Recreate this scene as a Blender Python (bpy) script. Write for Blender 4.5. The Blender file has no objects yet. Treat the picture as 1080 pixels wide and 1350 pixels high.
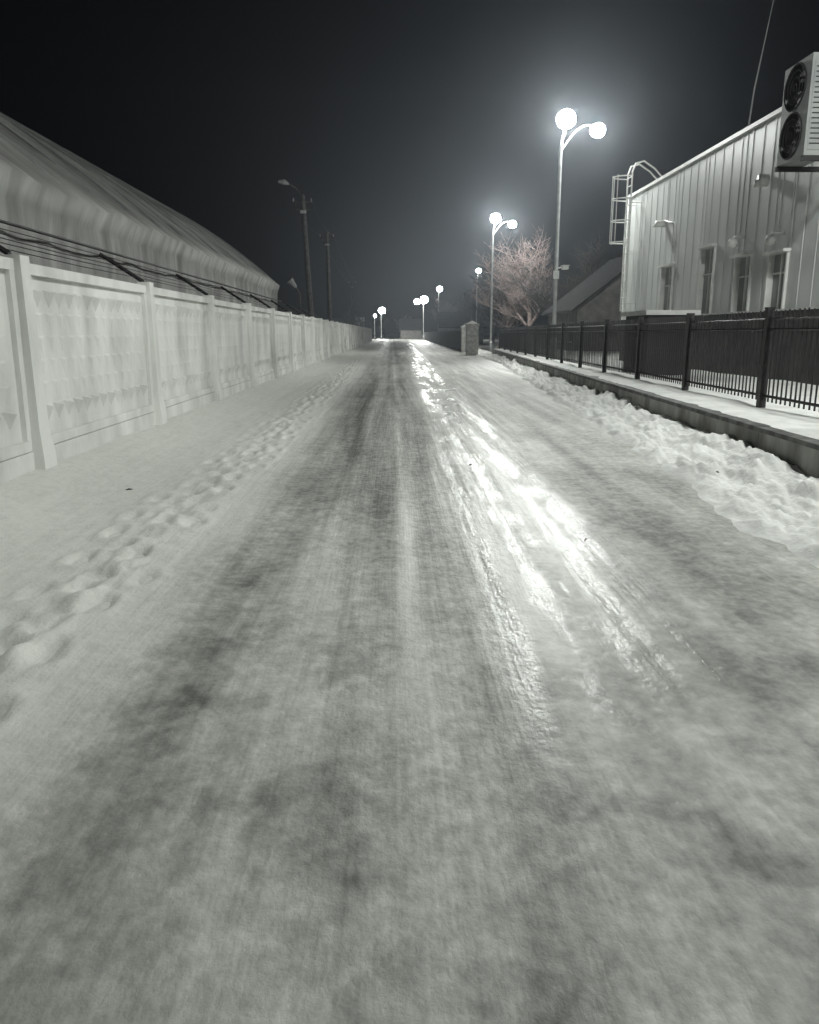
import bpy, math, random
import numpy as np
from mathutils import Vector, noise
random.seed(7)
scene=bpy.context.scene

# ------------------------------------------------------------ helpers
class MB:
    def __init__(s): s.v=[]; s.f=[]; s.m=[]
    def box(s,a,b,mat=0):
        x0,y0,z0=a; x1,y1,z1=b; n=len(s.v)
        s.v+=[(x0,y0,z0),(x1,y0,z0),(x1,y1,z0),(x0,y1,z0),(x0,y0,z1),(x1,y0,z1),(x1,y1,z1),(x0,y1,z1)]
        s.f+=[(n,n+3,n+2,n+1),(n+4,n+5,n+6,n+7),(n,n+1,n+5,n+4),(n+1,n+2,n+6,n+5),(n+2,n+3,n+7,n+6),(n+3,n,n+4,n+7)]
        s.m+=[mat]*6
    def poly(s,pts,mat=0):
        n=len(s.v); s.v+=[tuple(p) for p in pts]; s.f.append(tuple(range(n,n+len(pts)))); s.m.append(mat)
    def tube(s,pts,rad,sides=8,mat=0,cap=True):
        pts=[Vector(p) for p in pts]
        if not hasattr(rad,'__len__'): rad=[rad]*len(pts)
        n0=len(s.v)
        for i,p in enumerate(pts):
            if i==0: t=pts[1]-pts[0]
            elif i==len(pts)-1: t=pts[-1]-pts[-2]
            else: t=pts[i+1]-pts[i-1]
            t.normalize()
            ref=Vector((0,0,1)) if abs(t.z)<0.9 else Vector((0,1,0))
            if i and abs(pts[-1].z-pts[0].z)>0.9*(pts[-1]-pts[0]).length: ref=Vector((0,1,0))
            u=t.cross(ref)
            if u.length<1e-4: u=t.cross(Vector((1,0,0)))
            u.normalize(); w=t.cross(u)
            for k in range(sides):
                a=2*math.pi*k/sides
                q=p+(u*math.cos(a)+w*math.sin(a))*rad[i]
                s.v.append(tuple(q))
        for i in range(len(pts)-1):
            for k in range(sides):
                a=n0+i*sides+k; b=n0+i*sides+(k+1)%sides
                s.f.append((a,b,b+sides,a+sides)); s.m.append(mat)
        if cap:
            s.f.append(tuple(n0+k for k in range(sides))[::-1]); s.m.append(mat)
            e=n0+(len(pts)-1)*sides
            s.f.append(tuple(e+k for k in range(sides))); s.m.append(mat)
    def sphere(s,c,r,mat=0,seg=16,rings=10,sz=1.0):
        n=len(s.v); c=Vector(c)
        s.v.append((c.x,c.y,c.z-r*sz))
        for i in range(1,rings):
            ph=-math.pi/2+math.pi*i/rings
            for k in range(seg):
                a=2*math.pi*k/seg
                s.v.append((c.x+r*math.cos(ph)*math.cos(a),c.y+r*math.cos(ph)*math.sin(a),c.z+r*sz*math.sin(ph)))
        s.v.append((c.x,c.y,c.z+r*sz)); top=len(s.v)-1
        for k in range(seg):
            s.f.append((n,n+1+(k+1)%seg,n+1+k)); s.m.append(mat)
            for i in range(rings-2):
                a=n+1+i*seg+k; b=n+1+i*seg+(k+1)%seg
                s.f.append((a,b,b+seg,a+seg)); s.m.append(mat)
            e=n+1+(rings-2)*seg
            s.f.append((e+k,e+(k+1)%seg,top)); s.m.append(mat)
    def make(s,name,mats,parent=None,smooth=False,loc=(0,0,0)):
        me=bpy.data.meshes.new(name); me.from_pydata(s.v,[],s.f)
        for m in mats: me.materials.append(m)
        me.polygons.foreach_set('material_index',s.m)
        if smooth: me.polygons.foreach_set('use_smooth',[True]*len(s.f))
        me.update()
        o=bpy.data.objects.new(name,me); scene.collection.objects.link(o); o.location=loc
        if parent: o.parent=parent
        return o
def empty(name,loc=(0,0,0)):
    e=bpy.data.objects.new(name,None); scene.collection.objects.link(e); e.location=loc; return e

def mat(name,c1,c2=None,scale=3.0,rough=0.8,bump=0.0,bscale=None,stretch=(1,1,1),metal=0.0,detail=6,lo=.35,hi=.65,spec=.5,extra=None):
    m=bpy.data.materials.new(name); m.use_nodes=True; nt=m.node_tree; N=nt.nodes; L=nt.links
    b=N['Principled BSDF']; b.inputs['Roughness'].default_value=rough; b.inputs['Metallic'].default_value=metal
    b.inputs['Specular IOR Level'].default_value=spec
    tc=N.new('ShaderNodeTexCoord'); mp=N.new('ShaderNodeMapping'); mp.inputs['Scale'].default_value=stretch
    L.new(tc.outputs['Object'],mp.inputs[0])
    n=N.new('ShaderNodeTexNoise'); n.inputs['Scale'].default_value=scale; n.inputs['Detail'].default_value=detail
    L.new(mp.outputs[0],n.inputs['Vector'])
    r=N.new('ShaderNodeValToRGB'); r.color_ramp.elements[0].position=lo; r.color_ramp.elements[1].position=hi
    r.color_ramp.elements[0].color=(*c1,1); r.color_ramp.elements[1].color=(*(c2 or c1),1)
    L.new(n.outputs['Fac'],r.inputs[0]); L.new(r.outputs[0],b.inputs['Base Color'])
    if bump>0:
        n2=N.new('ShaderNodeTexNoise'); n2.inputs['Scale'].default_value=bscale or scale*4; n2.inputs['Detail'].default_value=8
        L.new(mp.outputs[0],n2.inputs['Vector'])
        bp=N.new('ShaderNodeBump'); bp.inputs['Strength'].default_value=1; bp.inputs['Distance'].default_value=bump
        L.new(n2.outputs['Fac'],bp.inputs['Height']); L.new(bp.outputs[0],b.inputs['Normal'])
    return m

# ------------------------------------------------------------ materials
M_snow=mat('snow',(.66,.665,.64),(.80,.805,.78),scale=2.2,rough=.75,bump=.014,bscale=14,spec=.3)
M_ground=mat('ground_snow',(.45,.46,.45),(.65,.66,.64),scale=.4,rough=.85,bump=.02,bscale=6)
M_wall=mat('whitewashed_concrete',(.54,.545,.52),(.80,.80,.775),scale=1.6,rough=.85,bump=.006,bscale=30,stretch=(1,1,.4),detail=10,lo=.3,hi=.6)
M_plinth=mat('stained_concrete',(.17,.17,.16),(.40,.40,.375),scale=2.5,rough=.9,bump=.012,bscale=25,stretch=(1,1,.45))
M_coping=mat('coping',(.05,.05,.048),(.16,.16,.15),scale=5,rough=.7,bump=.004,bscale=30)
M_iron=mat('black_iron',(.012,.012,.013),(.03,.03,.03),scale=12,rough=.45)
M_pole=mat('galvanised_pole',(.30,.31,.31),(.42,.43,.42),scale=4,rough=.45,metal=.3)
M_fabric=mat('hall_fabric',(.17,.17,.16),(.34,.34,.32),scale=1.1,rough=.6,bump=.03,bscale=2.5,stretch=(.5,1.8,.5),detail=9)
M_darkwood=mat('dark_pole',(.05,.05,.05),(.10,.10,.10),scale=6,rough=.85)
M_clad=mat('white_metal_cladding',(.46,.475,.465),(.60,.61,.60),scale=.8,rough=.45,bump=.003,bscale=3,stretch=(1,1,.3))
M_socle=mat('dark_socle',(.03,.03,.03),(.06,.06,.058),scale=2,rough=.8)
M_trim=mat('light_trim',(.55,.56,.54),(.66,.66,.64),scale=3,rough=.5)
M_glass=mat('dark_glazing',(.05,.055,.06),(.10,.11,.11),scale=1.5,rough=.15)
M_shutter=mat('grey_shutter',(.20,.21,.21),(.30,.31,.30),scale=1.5,rough=.5)
M_fan=mat('fan_black',(.01,.01,.01),(.02,.02,.02),scale=4,rough=.5)
M_bark=mat('snowy_lamplit_twigs',(.14,.105,.098),(.42,.33,.31),scale=5,rough=.9)  # light snow, plus reddish lamplight put into the twig colour
M_barkd=mat('dark_bark',(.03,.028,.026),(.07,.06,.055),scale=5,rough=.9)
M_roof=mat('dark_roof',(.015,.015,.016),(.035,.035,.035),scale=2,rough=.9,bump=.02,bscale=8,spec=.2)
M_plaster=mat('house_plaster',(.10,.10,.095),(.18,.17,.16),scale=2,rough=.9)
M_pillar=mat('pale_masonry',(.22,.22,.20),(.38,.37,.35),scale=5,rough=.9,bump=.01)

def emis(name,col,st):
    m=bpy.data.materials.new(name); m.use_nodes=True; nt=m.node_tree
    nt.nodes.remove(nt.nodes['Principled BSDF'])
    e=nt.nodes.new('ShaderNodeEmission'); e.inputs[0].default_value=(*col,1); e.inputs[1].default_value=st
    nt.links.new(e.outputs[0],nt.nodes['Material Output'].inputs[0]); return m
LC=(.965,1.0,.965)
M_g1=emis('lamp_globe_glow',LC,460)
M_g2=emis('lamp_globe_glow_far',LC,260)

# ------------------------------------------------------------ ground, road, verge, bank
def plinthX(y): return 3.72+.056*y
def bankX(y): return 2.25+.078*min(y,40)+.02*max(0,y-40)
def nz(x,y,z=0): return noise.noise(Vector((x,y,z)))
def fb(x,y,z=0,o=4): return noise.fractal(Vector((x,y,z)),1.0,2.0,o)
def sm(a,b,x):
    t=max(0,min(1,(x-a)/(b-a))); return t*t*(3-2*t)
def g(x,c,s): return math.exp(-((x-c)/s)**2)

ys=[-6.0]
while ys[-1]<0.8: ys.append(ys[-1]+.25)
while ys[-1]<300: ys.append(ys[-1]+max(.018,.0105*ys[-1]))
def sheet(name,xf,hf,cols,mats,attrs=None):
    R=len(ys); V=[];A=[]
    for y in ys:
        x0,x1=xf(y)
        for c in range(cols):
            x=x0+(x1-x0)*c/(cols-1)
            V.append((x,y,hf(x,y)))
            if attrs: A.append(attrs(x,y))
    F=[(i*cols+c,i*cols+c+1,(i+1)*cols+c+1,(i+1)*cols+c) for i in range(R-1) for c in range(cols-1)]
    me=bpy.data.meshes.new(name); me.from_pydata(V,[],F); me.materials.append(mats)
    me.polygons.foreach_set('use_smooth',[True]*len(F))
    if attrs:
        ca=me.color_attributes.new('wear','FLOAT_COLOR','POINT')
        ca.data.foreach_set('color',np.array(A,dtype=np.float32).ravel())
    me.update(); o=bpy.data.objects.new(name,me); scene.collection.objects.link(o); return o

def road_h(x,y):
    f=1-sm(30,70,y)
    h=.009*nz(x*4,y*.25)+.005*nz(x*10,y*.35,3)
    h+=.003*nz(x*7,y*5,7)*f
    h-=.010*g(x,1.15,.4)+.012*g(x,-.75,.25)
    h+=.012*g(x,.08+.03*nz(2,y*.5),.05)*sm(-.3,.4,nz(1,y*.4))
    return h*(.4+.6*f)
def road_wear(x,y):
    s=fb(x*2.2,y*.12,1)
    s2=fb(x*6,y*.18,9)
    p=fb(x*1.6,y*.9,4)
    mid=sm(-1.5,-1.0,x)*(1-sm(.30,.7,x))
    ice=.36+.34*s+.22*s2*sm(1.5,6,y)+.20*p
    ice+=.32*mid*sm(3.5,8.5,y)
    ice-=.30*g(x,.08+.03*nz(2,y*.5),.05)*sm(2.5,5,y)
    ice+=.18*g(x,.30,.08)*sm(2.5,6,y)+.14*g(x,-.12,.07)*sm(3,7,y)+.13*g(x,-.55,.08)*sm(3,7,y)
    ice+=.42*g(x,2.05+.07*max(0,y-4),.42)*sm(2.0,5,y)*(1-.5*sm(10,20,y))
    ice+=.40*g(x,-.90+.10*nz(3,y*.8),.11)*sm(.0,.30,fb(x*1.3,y*1.5,20))*(1-sm(4,7,y))
    ice+=.30*g(x,1.9,.5)*sm(.05,.4,fb(x*1.7,y*1.9,31))*(1-sm(3,5,y))
    ice+=.24*sm(.12,.4,fb(x*2.3,y*2.0,44))*(1-sm(2.5,5,y))
    near=1-sm(3,6,y)
    ice=ice*sm(-1.50,-.75,x+.22*nz(2,y*.5))+.16*(1-sm(1.5,4,y))
    c=1.0+.012*y+.12*nz(8,y*.3)
    br=.42+.58*sm(-.15,.22,.55*s2+.45*p+.4*fb(x*3.5,y*1.2,51))
    gl=sm(c-.72,c-.42,x)*(1-sm(c+.35,c+.68,x))*br*sm(1.8,3.2,y)
    gl=max(gl,.38*mid*sm(6,14,y)); gl=max(gl,.40*sm(18,40,y))
    gl*=sm(-1.5,-1.0,x)
    return (max(0,min(1,ice)),max(0,min(1,gl)),0,1)

m=bpy.data.materials.new('packed_snow_and_ice'); m.use_nodes=True; nt=m.node_tree; N=nt.nodes; L=nt.links
b=N['Principled BSDF']
at=N.new('ShaderNodeAttribute'); at.attribute_name='wear'
sep=N.new('ShaderNodeSeparateColor'); L.new(at.outputs['Color'],sep.inputs[0])
tc=N.new('ShaderNodeTexCoord')
def nnode(scale,st,det=6,ro=.6):
    mp=N.new('ShaderNodeMapping'); mp.inputs['Scale'].default_value=st; L.new(tc.outputs['Object'],mp.inputs[0])
    n=N.new('ShaderNodeTexNoise'); n.inputs['Scale'].default_value=scale; n.inputs['Detail'].default_value=det; n.inputs['Roughness'].default_value=ro
    L.new(mp.outputs[0],n.inputs['Vector']); return n
def mth(op,a,bv,cl=False):
    k=N.new('ShaderNodeMath'); k.operation=op; k.use_clamp=cl
    for i,q in enumerate((a,bv)):
        if isinstance(q,(int,float)): k.inputs[i].default_value=q
        else: L.new(q,k.inputs[i])
    return k.outputs[0]
nf=nnode(17,(1,.75,1),5,.6); ns=nnode(8,(1,.04,1),3); nm=nnode(6,(1,.8,1),6,.65); nb=nnode(60,(1,.7,1),3,.6)
amp=mth('ADD',.35,mth('MULTIPLY',sep.outputs[0],1.6),True)
var=mth('MULTIPLY',mth('SUBTRACT',nf.outputs[0],.5),.80)
var=mth('ADD',var,mth('MULTIPLY',mth('SUBTRACT',ns.outputs[0],.5),.35))
var=mth('ADD',var,mth('MULTIPLY',mth('SUBTRACT',nm.outputs[0],.5),.95))
v=mth('ADD',sep.outputs[0],mth('MULTIPLY',var,amp))
cr=N.new('ShaderNodeValToRGB'); e=cr.color_ramp.elements
e[0].position=0; e[0].color=(.72,.725,.68,1); e[1].position=1; e[1].color=(.15,.152,.138,1)
q=e.new(.45); q.color=(.43,.434,.40,1)
L.new(v,cr.inputs[0]); L.new(cr.outputs[0],b.inputs['Base Color'])
rg=mth('SUBTRACT',.60,mth('MULTIPLY',sep.outputs[1],.38))
rg=mth('ADD',rg,mth('MULTIPLY',mth('SUBTRACT',nf.outputs[0],.5),.30),True)
L.new(rg,b.inputs['Roughness']); b.inputs['IOR'].default_value=1.48
bh=mth('ADD',mth('MULTIPLY',nf.outputs[0],.42),mth('MULTIPLY',ns.outputs[0],.7))
bh=mth('ADD',bh,mth('MULTIPLY',nb.outputs[0],.12))
bp=N.new('ShaderNodeBump'); bp.inputs['Distance'].default_value=.026; bp.inputs['Strength'].default_value=.75
L.new(bh,bp.inputs['Height']); L.new(bp.outputs[0],b.inputs['Normal'])
M_road=m
sheet('icy_road',lambda y:(-2.5,bankX(y)+.7),road_h,160,M_road,road_wear)

prints=[]
y=1.2; k=0
while y<45:
    for lane in ((-1.70,.11),(-1.98,.10)):
        if random.random()<.85:
            prints.append((lane[0]+(lane[1] if k%2 else -lane[1])+random.uniform(-.07,.07), y+random.uniform(-.12,.12), random.uniform(.5,1.0)))
    y+=.33; k+=1
pb={}
for p in prints: pb.setdefault(int(p[1]*2),[]).append(p)
def verge_h(x,y):
    edge=-1.40+.15*nz(1,y*.7)+.06*nz(5,y*3)
    rh=road_h(x,y)
    t=sm(-.05,.55,edge+.05-x)
    f=1-sm(35,80,y)
    h=rh*(1-t)-.010*(1-sm(-.25,.05,edge+.05-x))+.003*sm(-.25,.0,edge+.05-x)+.024*t
    h+=.13*sm(2.5,3.6,-x)
    h+=.018*fb(x*1.4,y*.8,2)*sm(0,.4,edge-x)
    h+=.006*fb(x*5,y*5,12)*f*t
    band=g(x,-1.82,.20)
    h+=band*.038*fb(x*6,y*4.5,5)*f
    for kk in range(int(y*2)-1,int(y*2)+2):
        for (px,py,s) in pb.get(kk,()):
            dx=(x-px)/.06; dy=(y-py)/.12; d=dx*dx+dy*dy
            if d<9: h-=s*.042*math.exp(-d*.9); h+=s*.020*math.exp(-(math.sqrt(d)-1.7)**2*2.5)
    return h
def verge_wear(x,y):
    w=road_wear(x,y); k=sm(-1.9,-1.4,x)
    base=.16*(1-sm(1.5,4,y))
    pr=.10*g(x,-1.82,.22)*sm(-.05,.25,fb(x*6,y*4.5,5)*-1)  # slightly darker in the low spots of the footprint band
    return (w[0]*k+(1-k)*(.03+base*.5)+pr,w[1]*k,0,1)
sheet('snow_verge',lambda y:(-3.62,-1.15),verge_h,130,M_road,verge_wear)

def bank_h(x,y):
    x0=bankX(y)+.16*nz(3,y*.7)+.10*nz(9,y*2.3); x1=plinthX(y)
    t=(x-x0)/max(.3,(x1-x0)); f=1-sm(45,90,y)
    h=-.035+.10*sm(-.02,.25,t)+.13*sm(.35,.95,t)*(0.7+.8*nz(4,y*.45))
    r=fb(x*3.2,y*2.6,11,5); r2=abs(nz(x*7,y*6,3))
    h+=(.095*r+.06*r2+.02*fb(x*14,y*12,5,2)*(1-sm(9,16,y)))*sm(0,.3,t)*f
    h+=.05*fb(x*1.2,y*.7,8)*sm(.1,.5,t)
    h+=.14*max(0,fb(x*2.1,y*1.7,15,3)-.1)*sm(.35,.7,t)*f
    return h
sheet('snow_bank',lambda y:(bankX(y)-.35,plinthX(y)+.05),bank_h,100,M_snow)

me=MB(); me.poly([(-600,-200,-.08),(600,-200,-.08),(600,900,-.08),(-600,900,-.08)])
me.make('ground',[M_ground])
yb=MB(); n=80
for i in range(n):
    y0=-6+i*62/n; y1=-6+(i+1)*62/n
    for j in range(14):
        xa=lambda yy,jj: plinthX(yy)+.33+(9.0-.0-plinthX(yy)-.33)*jj/14 if yy<33 else plinthX(yy)+.33+jj*2
        P=[(xa(y0,j),y0),(xa(y0,j+1),y0),(xa(y1,j+1),y1),(xa(y1,j),y1)]
        yb.poly([(px,py,.44+.05*fb(px*.9,py*.9)) for px,py in P])
yb.make('snowy_yard',[M_snow],smooth=True)

db=MB(); rd=random.Random(3)
for (x,y) in ((-3.0,8.6),(1.42,5.6),(3.2,7.6),(-2.5,7.4),(.9,9.0)):
    a=rd.uniform(0,3); l=rd.uniform(.018,.035); z=.012
    if x>2.5: z=.16
    if x<-2: z=.05
    db.tube([(x-l*math.cos(a),y-l*math.sin(a),z),(x,y,z+.008),(x+l*math.cos(a),y+l*math.sin(a),z+.005)],[.004,.009,.004],5)
db.make('fallen_debris',[M_darkwood])

# ------------------------------------------------------------ retaining wall + fence
rw=MB()
yy=-6.0
while yy<54:
    y1=yy+3.0-.012
    def slab(xa,xb,za,zb,mi,ya=yy,yb2=y1):
        n=len(rw.v)
        pa,pb_=plinthX(ya),plinthX(yb2)
        rw.v+=[(pa+xa,ya,za),(pa+xb,ya,za),(pb_+xb,yb2,za),(pb_+xa,yb2,za),(pa+xa,ya,zb),(pa+xb,ya,zb),(pb_+xb,yb2,zb),(pb_+xa,yb2,zb)]
        rw.f+=[(n,n+3,n+2,n+1),(n+4,n+5,n+6,n+7),(n,n+1,n+5,n+4),(n+1,n+2,n+6,n+5),(n+2,n+3,n+7,n+6),(n+3,n,n+4,n+7)]
        rw.m+=[mi]*6
    slab(0,.3,-.1,.40,0)
    ya=yy
    while ya<y1-.1:
        slab(-.045+random.uniform(-.006,.006),.34,.402,.455+random.uniform(-.004,.004),1,ya,min(ya+.99,y1)); ya+=1.0
    yy+=3.0
rw.make('retaining_wall',[M_plinth,M_coping])

fe=MB()
def fX(y): return 5.02+.04*y
py=[1.2+3.5*i for i in range(16)]
for i,y in enumerate(py):
    x=fX(y); fe.box((x-.05,y-.05,.4),(x+.05,y+.05,1.84))
    fe.box((x-.058,y-.058,1.84),(x+.058,y+.058,1.865))
    if i<len(py)-1:
        y2=py[i+1]
        for z in (.60,1.55,1.70):
            fe.tube([(x,y+.05,z),(fX(y2),y2-.05,z)],.020,4)
        k=1
        while y+.05+k*.14<y2-.05:
            yk=y+.05+k*.14; xk=fX(yk)+random.uniform(-.004,.004)
            fe.box((xk-.009,yk-.009,.52),(xk+.009,yk+.009,1.82+random.uniform(-.008,.008)))
            k+=1
fe.make('iron_fence',[M_iron])

cs=MB()
for i in range(240):
    y0=-6+i*.25; y1=y0+.25
    def P(yv,t):
        w=.08+.07*nz(2,yv*1.1); xx=plinthX(yv)+w+(.45-w)*t
        return (xx,yv,.445+.05*math.sin(min(1,t*1.6)*math.pi/2)*(.6+.5*nz(7,yv*1.3))+ .012*nz(xx*9,yv*9))
    for j in range(5):
        cs.poly([P(y0,j/5),P(y0,(j+1)/5),P(y1,(j+1)/5),P(y1,j/5)])
cs.make('coping_snow',[M_snow],smooth=True)

# ------------------------------------------------------------ concrete panel wall
cw=MB(); WX=-3.62; PS=4.15
H=2.2
def panel(mb,y0,y1,top):
    mb.box((WX-.14,y0,-.1),(WX+.03,y1,.34))
    mb.box((WX-.10,y0,.345),(WX-.04,y1,top))
    zt=top; S=WX-.0395
    mb.box((S,y0,zt-.11),(WX+.014,y1,zt-.002))
    mb.box((S,y0,.347),(WX+.014,y1,.45))
    mb.box((S,y0,.452),(WX+.012,y0+.10,zt-.112))
    mb.box((S,y1-.10,.452),(WX+.012,y1,zt-.112))
    ny,nzr=13,6
    ya,yb_=y0+.2,y1-.2; za,zb=.56,zt-.22
    for j in range(nzr):
        for i in range(ny):
            a=ya+(yb_-ya)*i/ny; c=ya+(yb_-ya)*(i+1)/ny
            e=za+(zb-za)*j/nzr; f=za+(zb-za)*(j+1)/nzr
            d=(.075 if j in(0,nzr-1) else .014)*random.uniform(.8,1.15)
            ap=(S+d,(a+c)/2,e+(f-e)*.78)
            q=[(S,(a+c)/2,e+.03),(S,c-.015,f-.02),(S,a+.015,f-.02)]
            for s_ in range(3): mb.poly([q[s_],q[(s_+1)%3],ap])
yp=[8.05+PS*i for i in range(-3,33)]
for i,y in enumerate(yp):
    n=len(cw.v)
    dj=random.uniform(-.015,.015)
    for (z,ww,dd) in ((-.1,.15,.14),(.30,.145,.13),(.55,.115,.10),(H+.03,.10,.075)):
        cw.v+=[(WX-.12,y-ww,z),(WX+dd+dj,y-ww,z),(WX+dd+dj,y+ww,z),(WX-.12,y+ww,z)]
    for l in range(3):
        for s_ in range(4):
            a=n+l*4+s_; b2=n+l*4+(s_+1)%4; cw.f.append((a,b2,b2+4,a+4)); cw.m.append(0)
    cw.f.append((n+12,n+13,n+14,n+15)); cw.m.append(0)
    if i<len(yp)-1: panel(cw,y+.105,yp[i+1]-.105,H+random.uniform(-.03,.0))
    if y<40:
        cw.tube([(WX-.02,y-.06,H-.1),(WX-.04,y-.06,H+.04),(WX-.62,y-.10,H+.42)],.028,4,1)
for j in range(5):
    t=.15+.2*j
    pts=[]
    for y in yp:
        if y>42: break
        pts.append((WX-.04-.58*t,y-.08,H+.04+.38*t))
        pts.append((WX-.04-.58*t,y+PS/2,H+.04+.38*t-random.uniform(.0,.02)))
    cw.tube(pts,.005,4,1)
cw.make('concrete_wall',[M_wall,M_iron])

# ------------------------------------------------------------ fabric hall
hall=empty('tent_hall',(0,0,0))
fm=MB(); Y0,Y1=-8.0,43.0; bay=2.4
prof=[]
for i in range(41):
    u=22.5*i/40; prof.append((-6.0-u,4.0+.9*u-.04*u*u))
prof=[(-6.0,0),(-6.0,1.2),(-5.98,2.4),(-5.97,3.1),(-5.96,3.6)]+prof
stepsY=int((Y1-Y0)/.2)
idx=[]
for r in range(stepsY+1):
    y=Y0+(Y1-Y0)*r/stepsY
    row=[]
    ph=abs(math.sin(math.pi*(y-Y0)/bay))
    for c,(px,pz) in enumerate(prof):
        if c>=5:
            t=(c-5)/40; s=-.12*ph*math.sin(min(1,t*6)*math.pi/2)
            x=px; z=pz+s+.05*fb(px*.6,y*.7)
            if c==5: x+=.14; z+=-.08*ph+.05*nz(y*1.7,3)
        else:
            x=px-.08+.06*fb(y*1.6,pz*.5,3)+.04*ph+.03*math.sin(pz*5+3*nz(y*.3,2)); z=pz+ (.06*nz(y*.8,1)-.05*ph if pz>3 else 0)
        row.append(len(fm.v)); fm.v.append((x,y,z))
    idx.append(row)
for r in range(stepsY):
    for c in range(len(prof)-1):
        fm.f.append((idx[r][c],idx[r+1][c],idx[r+1][c+1],idx[r][c+1])); fm.m.append(0)
for r in (0,stepsY):
    row=[idx[r][c] for c in range(len(prof))]; n=len(fm.v); fm.v.append((-28.5,fm.v[row[0]][1],0))
    fm.f.append(tuple(row+[n])); fm.m.append(0)
fm.make('fabric_cover',[M_fabric],hall,smooth=True)
rb=MB()
y=Y0
while y<=Y1+.01:
    rb.tube([(px+.0,y,pz+.02) for px,pz in prof[5:]],.035,5,0); y+=bay
rb.tube([(-5.80,Y0,3.12),(-5.80,Y1,3.12)],.025,6,1)
rb.make('frame_ribs',[M_shutter,M_iron],hall,smooth=True)

# ------------------------------------------------------------ metal building (right)
bd=empty('metal_clad_building',(0,0,0))
BX=9.0; BY0,BY1=-4.0,31.5; BZ=6.45
w=MB()
openings=[(18.55,19.4,2.0,3.3),(20.4,21.3,2.0,3.4),(22.8,23.75,2.0,3.85),(26.1,27.1,2.0,3.6)]
def face_strip(ya,yb_,za,zb):
    y=ya
    while y<yb_-1e-4:
        yn=min(yb_, (math.floor(y/.60+1e-6)+1)*.60)
        segs=[(0,0),(.90,0),(.92,-.012),(.98,-.012),(1,0)]
        for (a,da),(c,dc) in zip(segs[:-1],segs[1:]):
            A=y+(yn-y)*a; C=y+(yn-y)*c
            w.poly([(BX+da,A,za),(BX+da,A,zb),(BX+dc,C,zb),(BX+dc,C,za)])
        y=yn
cur=BY0
for (a,c,za,zb) in openings:
    face_strip(cur,a,2.0,BZ); face_strip(a,c,zb,BZ); cur=c
    w.box((BX+.10,a,za),(BX+.12,c,zb),3)
    w.box((BX-.06,a-.06,za),(BX+.1,a-.001,zb),1); w.box((BX-.06,c+.001,za),(BX+.1,c+.06,zb),1)
    w.box((BX-.18,a-.10,zb+.002),(BX+.1,c+.10,zb+.07),1)
    w.box((BX+.05,(a+c)/2-.02,za),(BX+.099,(a+c)/2+.02,zb),1)
    w.box((BX+.06,a,(za+zb)/2+.2),(BX+.098,c,(za+zb)/2+.24),1)
face_strip(cur,BY1,2.0,BZ)
w.box((BX-.05,BY0,.3),(BX+.3,BY1-.002,1.998),2)
w.box((BX-.07,BY0,1.999),(BX-.037,BY1,2.04),1)
w.box((BX+.13,BY0,.3),(24,BY1,BZ-.05),4)
w.box((BX-.07,BY0,BZ),(BX+.14,BY1+.05,BZ+.10),1)
w.box((BX+.141,BY1-.1,BZ-.05),(24,BY1+.05,BZ+.10),1)
w.box((BX-.055,BY1-.12,2.05),(BX+.14,BY1+.03,BZ-.002),1)
w.make('walls',[M_clad,M_trim,M_socle,M_shutter,M_clad],bd)
ft=MB()
for (y,z) in ((21.0,3.9),(18.9,3.75)):
    ft.tube([(BX,y,z),(BX-.25,y,z),(BX-.28,y,z-.1)],.03,6); ft.sphere((BX-.28,y,z-.16),.13,0,10,8)
ft.tube([(BX-.04,19.9,5.05),(BX-.25,19.9,5.05)],.14,12); ft.tube([(BX-.25,19.9,5.05),(BX-.25,19.9,4.9)],.10,10)
ft.tube([(BX-.02,27.2,5.0),(BX-.3,27.2,5.0),(BX-.3,27.2,4.9)],.11,10)
ft.tube([(BX-.03,27.2,5.1),(BX-.03,26.2,4.9),(BX-.03,26.0,4.2)],.02,5)
ft.make('wall_fittings',[M_trim],bd,smooth=True)
la=MB()
ly0,ly1=30.1,30.65
for y in (ly0,ly1):
    la.tube([(BX-.35,y,2.3),(BX-.35,y,7.15),(BX-.25,y,7.42),(BX+.05,y,7.5),(BX+.45,y,7.25),(BX+.75,y,6.95),(BX+.8,y,6.6)],.032,6)
z=2.5
while z<7.1: la.tube([(BX-.35,ly0,z),(BX-.35,ly1,z)],.017,5); z+=.3
for z in (4.75,5.5,6.25,7.0):
    la.tube([(BX-.35-.62*math.sin(math.pi*i/10),(ly0+ly1)/2-.40*math.cos(math.pi*i/10),z) for i in range(11)],.024,5)
for i in (3,5,7):
    x=BX-.35-.62*math.sin(math.pi*i/10); y=(ly0+ly1)/2-.40*math.cos(math.pi*i/10)
    la.tube([(x,y,4.7),(x,y,7.05)],.02,5)
for z in (2.6,4.4,6.1):
    for y in (ly0,ly1): la.tube([(BX,y,z),(BX-.35,y,z)],.02,5)
la.make('caged_ladder',[M_trim],bd)
an=MB(); an.tube([(9.9,23.6,6.3),(9.98,23.5,8.0),(10.25,23.4,10.2)],[.03,.025,.012],6)
an.make('roof_antenna',[M_shutter],bd)

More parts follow.
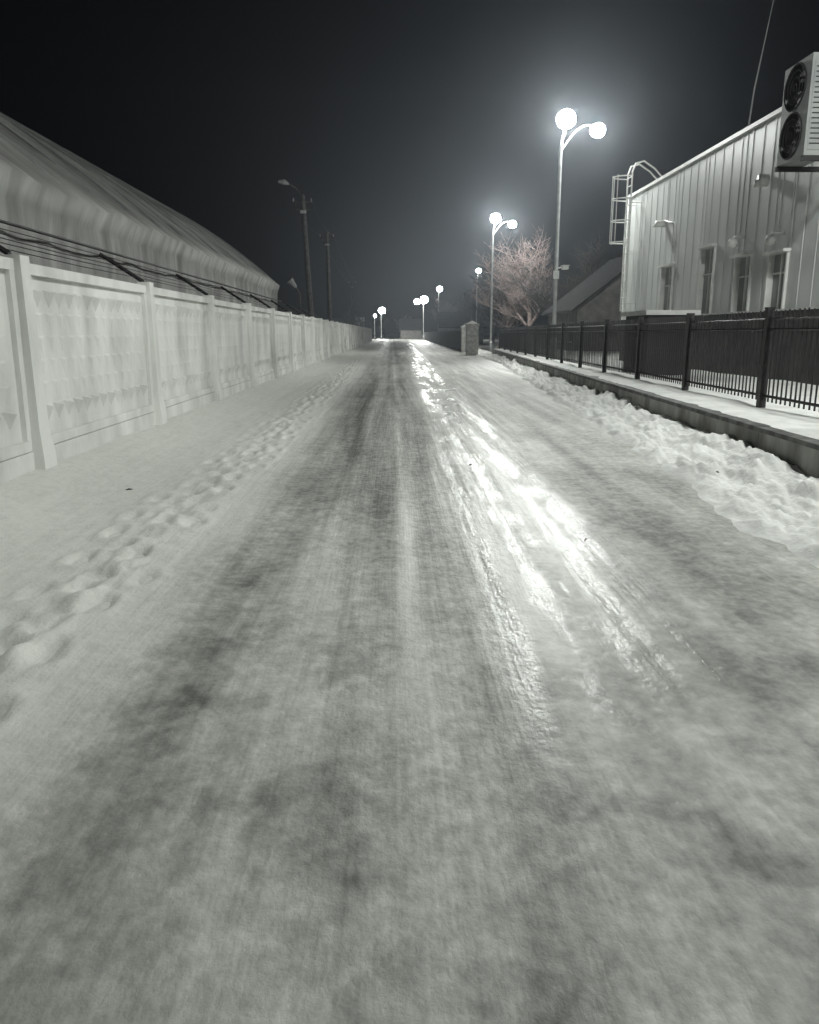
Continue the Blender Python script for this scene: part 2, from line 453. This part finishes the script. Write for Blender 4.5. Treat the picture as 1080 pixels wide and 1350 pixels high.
ac=MB(); ax0,ax1,ay0,ay1,az0,az1=7.95,8.5,16.2,17.3,4.85,6.65
ac.box((ax0,ay0,az0),(ax1,ay1,az1))
for zc in (5.31,6.19):
    pts=[]
    for i in range(24):
        a=2*math.pi*i/24; pts.append((ax0-.012,(ay0+ay1)/2+.42*math.cos(a),zc+.42*math.sin(a)))
    ac.poly(pts,1)
    for rr in (.42,.30,.18,.07):
        ac.tube([(ax0-.03,(ay0+ay1)/2+rr*math.cos(2*math.pi*i/24),zc+rr*math.sin(2*math.pi*i/24)) for i in range(25)],.008 if rr<.4 else .018,4,1,cap=False)
ac.box((ax0-.02,ay0-.02,az0-.10),(BX,ay0+.06,az0-.005),1); ac.box((ax0-.02,ay1-.06,az0-.10),(BX,ay1+.02,az0-.005),1)
ac.box((ax0+.05,ay0-.012,az0+.1),(ax1-.06,ay0-.001,az1-.12),2)
for z in np.arange(az0+.2,az1-.2,.09): ac.box((ax0+.08,ay0-.02,z),(ax1-.1,ay0-.013,z+.02),1)
ac.make('air_conditioning_unit',[M_shutter,M_fan,M_shutter])

cb=MB()
cb.box((6.55,20.6,.42),(7.7,22.6,1.95),0); cb.box((6.45,20.5,1.952),(7.85,22.8,2.07),1)
cb.box((6.535,20.75,.6),(6.549,21.55,1.85),2); cb.box((6.535,21.65,.6),(6.549,22.45,1.85),2)
for z in np.arange(.8,1.7,.12): cb.box((6.7,20.585,z),(7.5,20.599,z+.05),2)
cb.make('utility_cabinet',[M_socle,M_trim,M_fan])

# ------------------------------------------------------------ street lamps
def street_lamp(x,y,z0,h,two=True,mg=M_g1,r1=.36,r2=.29,cam=False,arm=1):
    e=empty('street_lamp',(x,y,0))
    p=MB()
    p.tube([(0,0,z0-.1),(0,0,z0+.9)],[.12,.12],12)
    p.tube([(0,0,z0+.9),(0,0,z0+1.0),(-.01,0,h-1.2),(.03,0,h-.75),(.15,0,h-.35)],[.12,.085,.065,.055,.05],10)
    p.tube([(.15,0,h-.35),(.16,0,h-.22)],[.09,.12],10)
    if two:
        pts=[]
        for i in range(11):
            t=i/10; pts.append((arm*(0.0+1.25*t),0,h-1.15+.95*math.sin(t*math.pi*.62)+ -.0))
        ez=pts[-1][2]
        p.tube(pts,.035,8); p.tube([(arm*1.25,0,ez),(arm*1.33,0,ez+.02),(arm*1.36,0,ez-.02)],[.05,.1,.1],10)
        g2=(arm*1.38,0,ez-.12)
    p.make('pole',[M_pole],e,smooth=True)
    far=y>90
    gl=MB(); gl.sphere((.16,0,h),r1,0,8 if far else 12,5 if far else 8,.92)
    if two: gl.sphere(g2,r2,0,8 if far else 12,5 if far else 8,.85)
    gl.make('lit_globes',[mg],e,smooth=True)
    if cam:
        c=MB(); c.tube([(0,0,4.0),(.28,-.1,4.05)],.025,6); c.box((.2,-.35,3.95),(.42,-.0,4.08)); c.box((.17,-.42,4.081),(.45,.02,4.10)); c.tube([(.31,-.35,4.02),(.31,-.40,4.02)],.045,8)
        c.box((-.13,-.12,3.6),(.1,-.085,3.9))
        c.make('security_camera',[M_trim],e)
    return e
street_lamp(6.52,32.5,.4,9.45,cam=True)
street_lamp(7.35,60,.0,9.55)
street_lamp(5.75,8.3,.4,9.45)
street_lamp(5.0,-17,.4,9.45)
street_lamp(10.0,96,0,8.6,False,M_g2,.28)
street_lamp(6.9,178,0,8.6,True,M_g2,.85,.7,arm=-1)
street_lamp(8.6,150,0,9.4,False,M_g2,.5)
street_lamp(-2.6,196,0,6.8,False,M_g2,.8)
street_lamp(-9.2,210,0,4.6,False,M_g2,.3)
street_lamp(-4.6,215,0,6.0,False,M_g2,.4)

# ------------------------------------------------------------ utility poles left
def upole(x,y,h,lean,armlamp=False):
    p=MB()
    p.tube([(x,y,-.1),(x+lean*.5,y,h*.5),(x+lean,y,h)],[.17,.15,.11],8)
    p.tube([(x+lean-.55,y,h-.35),(x+lean+.55,y,h-.35)],.05,4)
    p.tube([(x+lean-.4,y,h-.75),(x+lean+.4,y,h-.75)],.045,4)
    for dx in (-.5,0.45): p.tube([(x+lean+dx,y,h-.35),(x+lean+dx,y,h-.15)],[.05,.03],6,1)
    p.box((x+lean*.93-.16,y-.19,h-.95),(x+lean*.93+.16,y-.12,h-.80),1)
    if armlamp:
        p.tube([(x+lean,y,h-.2),(x+lean-.35,y,h+.35),(x+lean-.75,y-.1,h+.55)],.035,6)
        p.tube([(x+lean-.7,y-.1,h+.53),(x+lean-.95,y-.15,h+.62),(x+lean-1.25,y-.2,h+.62)],[.06,.15,.07],8,1)
    return p.make('utility_pole',[M_darkwood,M_shutter])
upole(-4.35,45,8.7,-.4,True)
upole(-4.55,60,8.6,-.1)
upole(-5.4,110,8.4,.1)
wi=MB()
for dx in (-.5,.45):
    pts=[]
    P=[(-4.75+dx,45,8.5),(-4.65+dx,60,8.4),(-5.3+dx,110,8.2)]
    for a,c in zip(P[:-1],P[1:]):
        for i in range(8):
            t=i/8; pts.append((a[0]+(c[0]-a[0])*t,a[1]+(c[1]-a[1])*t,a[2]+(c[2]-a[2])*t-1.6*t*(1-t)))
    wi.tube(pts,.008,3)
wi.make('overhead_wires',[M_iron])
fl=MB(); fl.tube([(-4.7,42.4,1.6),(-4.75,42.4,3.4),(-5.0,42.4,3.9)],.05,6); fl.tube([(-4.95,42.4,3.8),(-5.25,42.3,4.15)],[.08,.2],8,1)
fl.make('floodlight_post',[M_darkwood,M_shutter])

# ------------------------------------------------------------ trees
def tree(x,y,h,mt,seed,dens=1.0,spread=.5,twig=.012,maxlev=5):
    rnd=random.Random(seed); t=MB()
    def br(p,d,l,r,lev):
        n=3 if lev<3 else 2
        pts=[p]; q=p.copy(); dd=d.copy()
        for i in range(n):
            dd=(dd+Vector((rnd.gauss(0,.14),rnd.gauss(0,.14),rnd.gauss(.03,.1)))).normalized()
            q=q+dd*(l/n); pts.append(q.copy())
        rr=[max(twig,r*(1-.4*i/n)) for i in range(n+1)]
        t.tube(pts,rr,6 if lev<2 else 3,0,cap=False)
        if lev>=maxlev: return
        k=[4,4,4,4,3][lev]
        k=max(2,int(k*dens+.5))
        for i in range(k):
            f=.35+.65*(i+rnd.random())/k; j=min(n-1,int(f*n)); pp=pts[j].lerp(pts[j+1],min(1,f*n-j))
            a=rnd.uniform(0,6.28); side=Vector((math.cos(a),math.sin(a),rnd.uniform(-.1,.7)))
            nd=(dd*(1-spread)+side*spread*1.3).normalized()
            br(pp,nd,l*rnd.uniform(.5,.75),r*.5,lev+1)
        br(pts[-1],(dd+Vector((rnd.gauss(0,.2),rnd.gauss(0,.2),.15))).normalized(),l*.68,r*.55,lev+1)
    br(Vector((0,0,-.1)),Vector((0,0,1)),h*.33,h*.022,0)
    return t.make('bare_tree',[mt],loc=(x,y,0))
tree(11.0,66,12.0,M_bark,1,twig=.011,spread=.58)
tree(9.2,70,9.2,M_bark,2,twig=.011,spread=.58)
tree(13.6,61,11.0,M_barkd,3,spread=.58)
tree(17.5,68,10,M_barkd,4)
tree(12.5,84,10.5,M_barkd,5,twig=.02)
for i,(x,y,h) in enumerate([(12,120,11),(16,128,12),(9.5,150,10),(20,135,13),(13,165,12),(-6,150,8),(2,240,9),(-9,180,9),(10.5,108,9),(-2,260,10)]):
    tree(x,y,h,M_barkd,20+i,twig=.04,maxlev=4)

# ------------------------------------------------------------ houses
def house(x0,x1,y0,y1,ez,rz,ridge='y'):
    e=empty('gabled_house',(0,0,0)); a=MB()
    a.box((x0,y0,-.1),(x1,y1,ez))
    xm=(x0+x1)/2
    if ridge=='y':
        for yy in (y0+.001,y1-.001): a.poly([(x0,yy,ez),(x1,yy,ez),(xm,yy,rz)])
    else:
        ym=(y0+y1)/2
        for xx in (x0+.001,x1-.001): a.poly([(xx,y0,ez),(xx,y1,ez),(xx,ym,rz)])
    a.make('walls',[M_plaster],e)
    r=MB(); o=.4; th=.14
    if ridge=='y':
        s=(rz-ez)/(xm-x0)
        for sg in (-1,1):
            xe=xm+sg*(xm-x0+o); ze=ez-s*o
            v=[(xm,y0-o,rz+.02),(xe,y0-o,ze+.02),(xe,y1+o,ze+.02),(xm,y1+o,rz+.02)]
            r.poly([(p[0],p[1],p[2]+th) for p in v]); r.poly(v)
            for i in range(4):
                p,q=v[i],v[(i+1)%4]; r.poly([p,q,(q[0],q[1],q[2]+th),(p[0],p[1],p[2]+th)])
    else:
        ym=(y0+y1)/2; s=(rz-ez)/(ym-y0)
        for sg in (-1,1):
            ye=ym+sg*(ym-y0+o); ze=ez-s*o
            v=[(x0-o,ym,rz+.02),(x0-o,ye,ze+.02),(x1+o,ye,ze+.02),(x1+o,ym,rz+.02)]
            r.poly([(p[0],p[1],p[2]+th) for p in v]); r.poly(v)
            for i in range(4):
                p,q=v[i],v[(i+1)%4]; r.poly([p,q,(q[0],q[1],q[2]+th),(p[0],p[1],p[2]+th)])
    r.box((xm-.3,(y0+y1)/2-.3,ez),(xm+.3,(y0+y1)/2+.3,rz+.9))
    r.make('roof',[M_roof],e)
    wn=MB()
    for k in range(3):
        yy=y0+(y1-y0)*(k+.5)/3
        wn.box((x0-.03,yy-.5,1.0),(x0-.005,yy+.5,2.2),0); wn.box((x0-.05,yy-.55,.92),(x0-.002,yy+.55,.995),1)
    wn.make('windows',[M_glass,M_trim],e)
house(11.0,19.5,48,57,3.0,6.3)
house(7.5,14,124,134,2.4,4.6,'x')
house(11,17,150,160,2.6,5.2)
house(-14,-7,190,202,2.6,5.0,'x')
house(2.2,7.5,205,214,2.4,5.0,'x')

for (x,y,h) in ((5.55,56,2.0),(5.9,64,1.9)):
    p=MB(); p.box((x-.4,y-.4,-.05),(x+.4,y+.4,h)); p.box((x-.48,y-.48,h+.001),(x+.48,y+.48,h+.12),0)
    p.poly([(x-.4,y-.4,h+.121),(x+.4,y-.4,h+.121),(x,y,h+.35)]);p.poly([(x+.4,y-.4,h+.121),(x+.4,y+.4,h+.121),(x,y,h+.35)])
    p.poly([(x-.4,y+.4,h+.121),(x-.4,y-.4,h+.121),(x,y,h+.35)])
    for z in np.arange(.3,h-.1,.3): p.box((x-.412,y-.412,z),(x+.412,y+.412,z+.24))
    p.make('gate_pillar',[M_pillar])
pf=MB()
y=66
while y<175:
    x=5.9+.01*(y-66); hh=1.7+random.uniform(-.03,.03)
    pf.box((x,y,-.05),(x+.04,y+.14,hh)); y+=.17
for z in (.5,1.4): pf.tube([(6.0,66,z),(7.05,175,z)],.04,4)
pf.make('plank_fence',[M_darkwood])

# ------------------------------------------------------------ haze (scattering box added to emulate lens glow round the lamps)
hz=MB(); hz.box((-60,14,-.5),(70,120,34))
hm=bpy.data.materials.new('glow_haze'); hm.use_nodes=True; nt=hm.node_tree
nt.nodes.remove(nt.nodes['Principled BSDF'])
vs=nt.nodes.new('ShaderNodeVolumeScatter'); vs.inputs['Density'].default_value=.0019; vs.inputs['Anisotropy'].default_value=.78
vs.inputs['Color'].default_value=(.82,.90,1,1)
nt.links.new(vs.outputs[0],nt.nodes['Material Output'].inputs['Volume'])
hz.make('glow_haze',[hm])

# ------------------------------------------------------------ world + camera
w=bpy.data.worlds.new('World'); scene.world=w; w.use_nodes=True
bg=w.node_tree.nodes['Background']; bg.inputs[0].default_value=(.45,.5,.7,1); bg.inputs[1].default_value=.003
cam=bpy.data.cameras.new('camera'); co=bpy.data.objects.new('camera',cam); scene.collection.objects.link(co)
co.location=(0,0,1.5); co.rotation_euler=(math.radians(90-12.78),0,math.radians(-1.236))
cam.sensor_fit='VERTICAL'; cam.sensor_height=36; cam.lens=36*1040/1350; cam.clip_end=2000; cam.clip_start=.05
scene.camera=co
scene.view_settings.view_transform='Standard'; scene.view_settings.look='None'; scene.view_settings.exposure=0
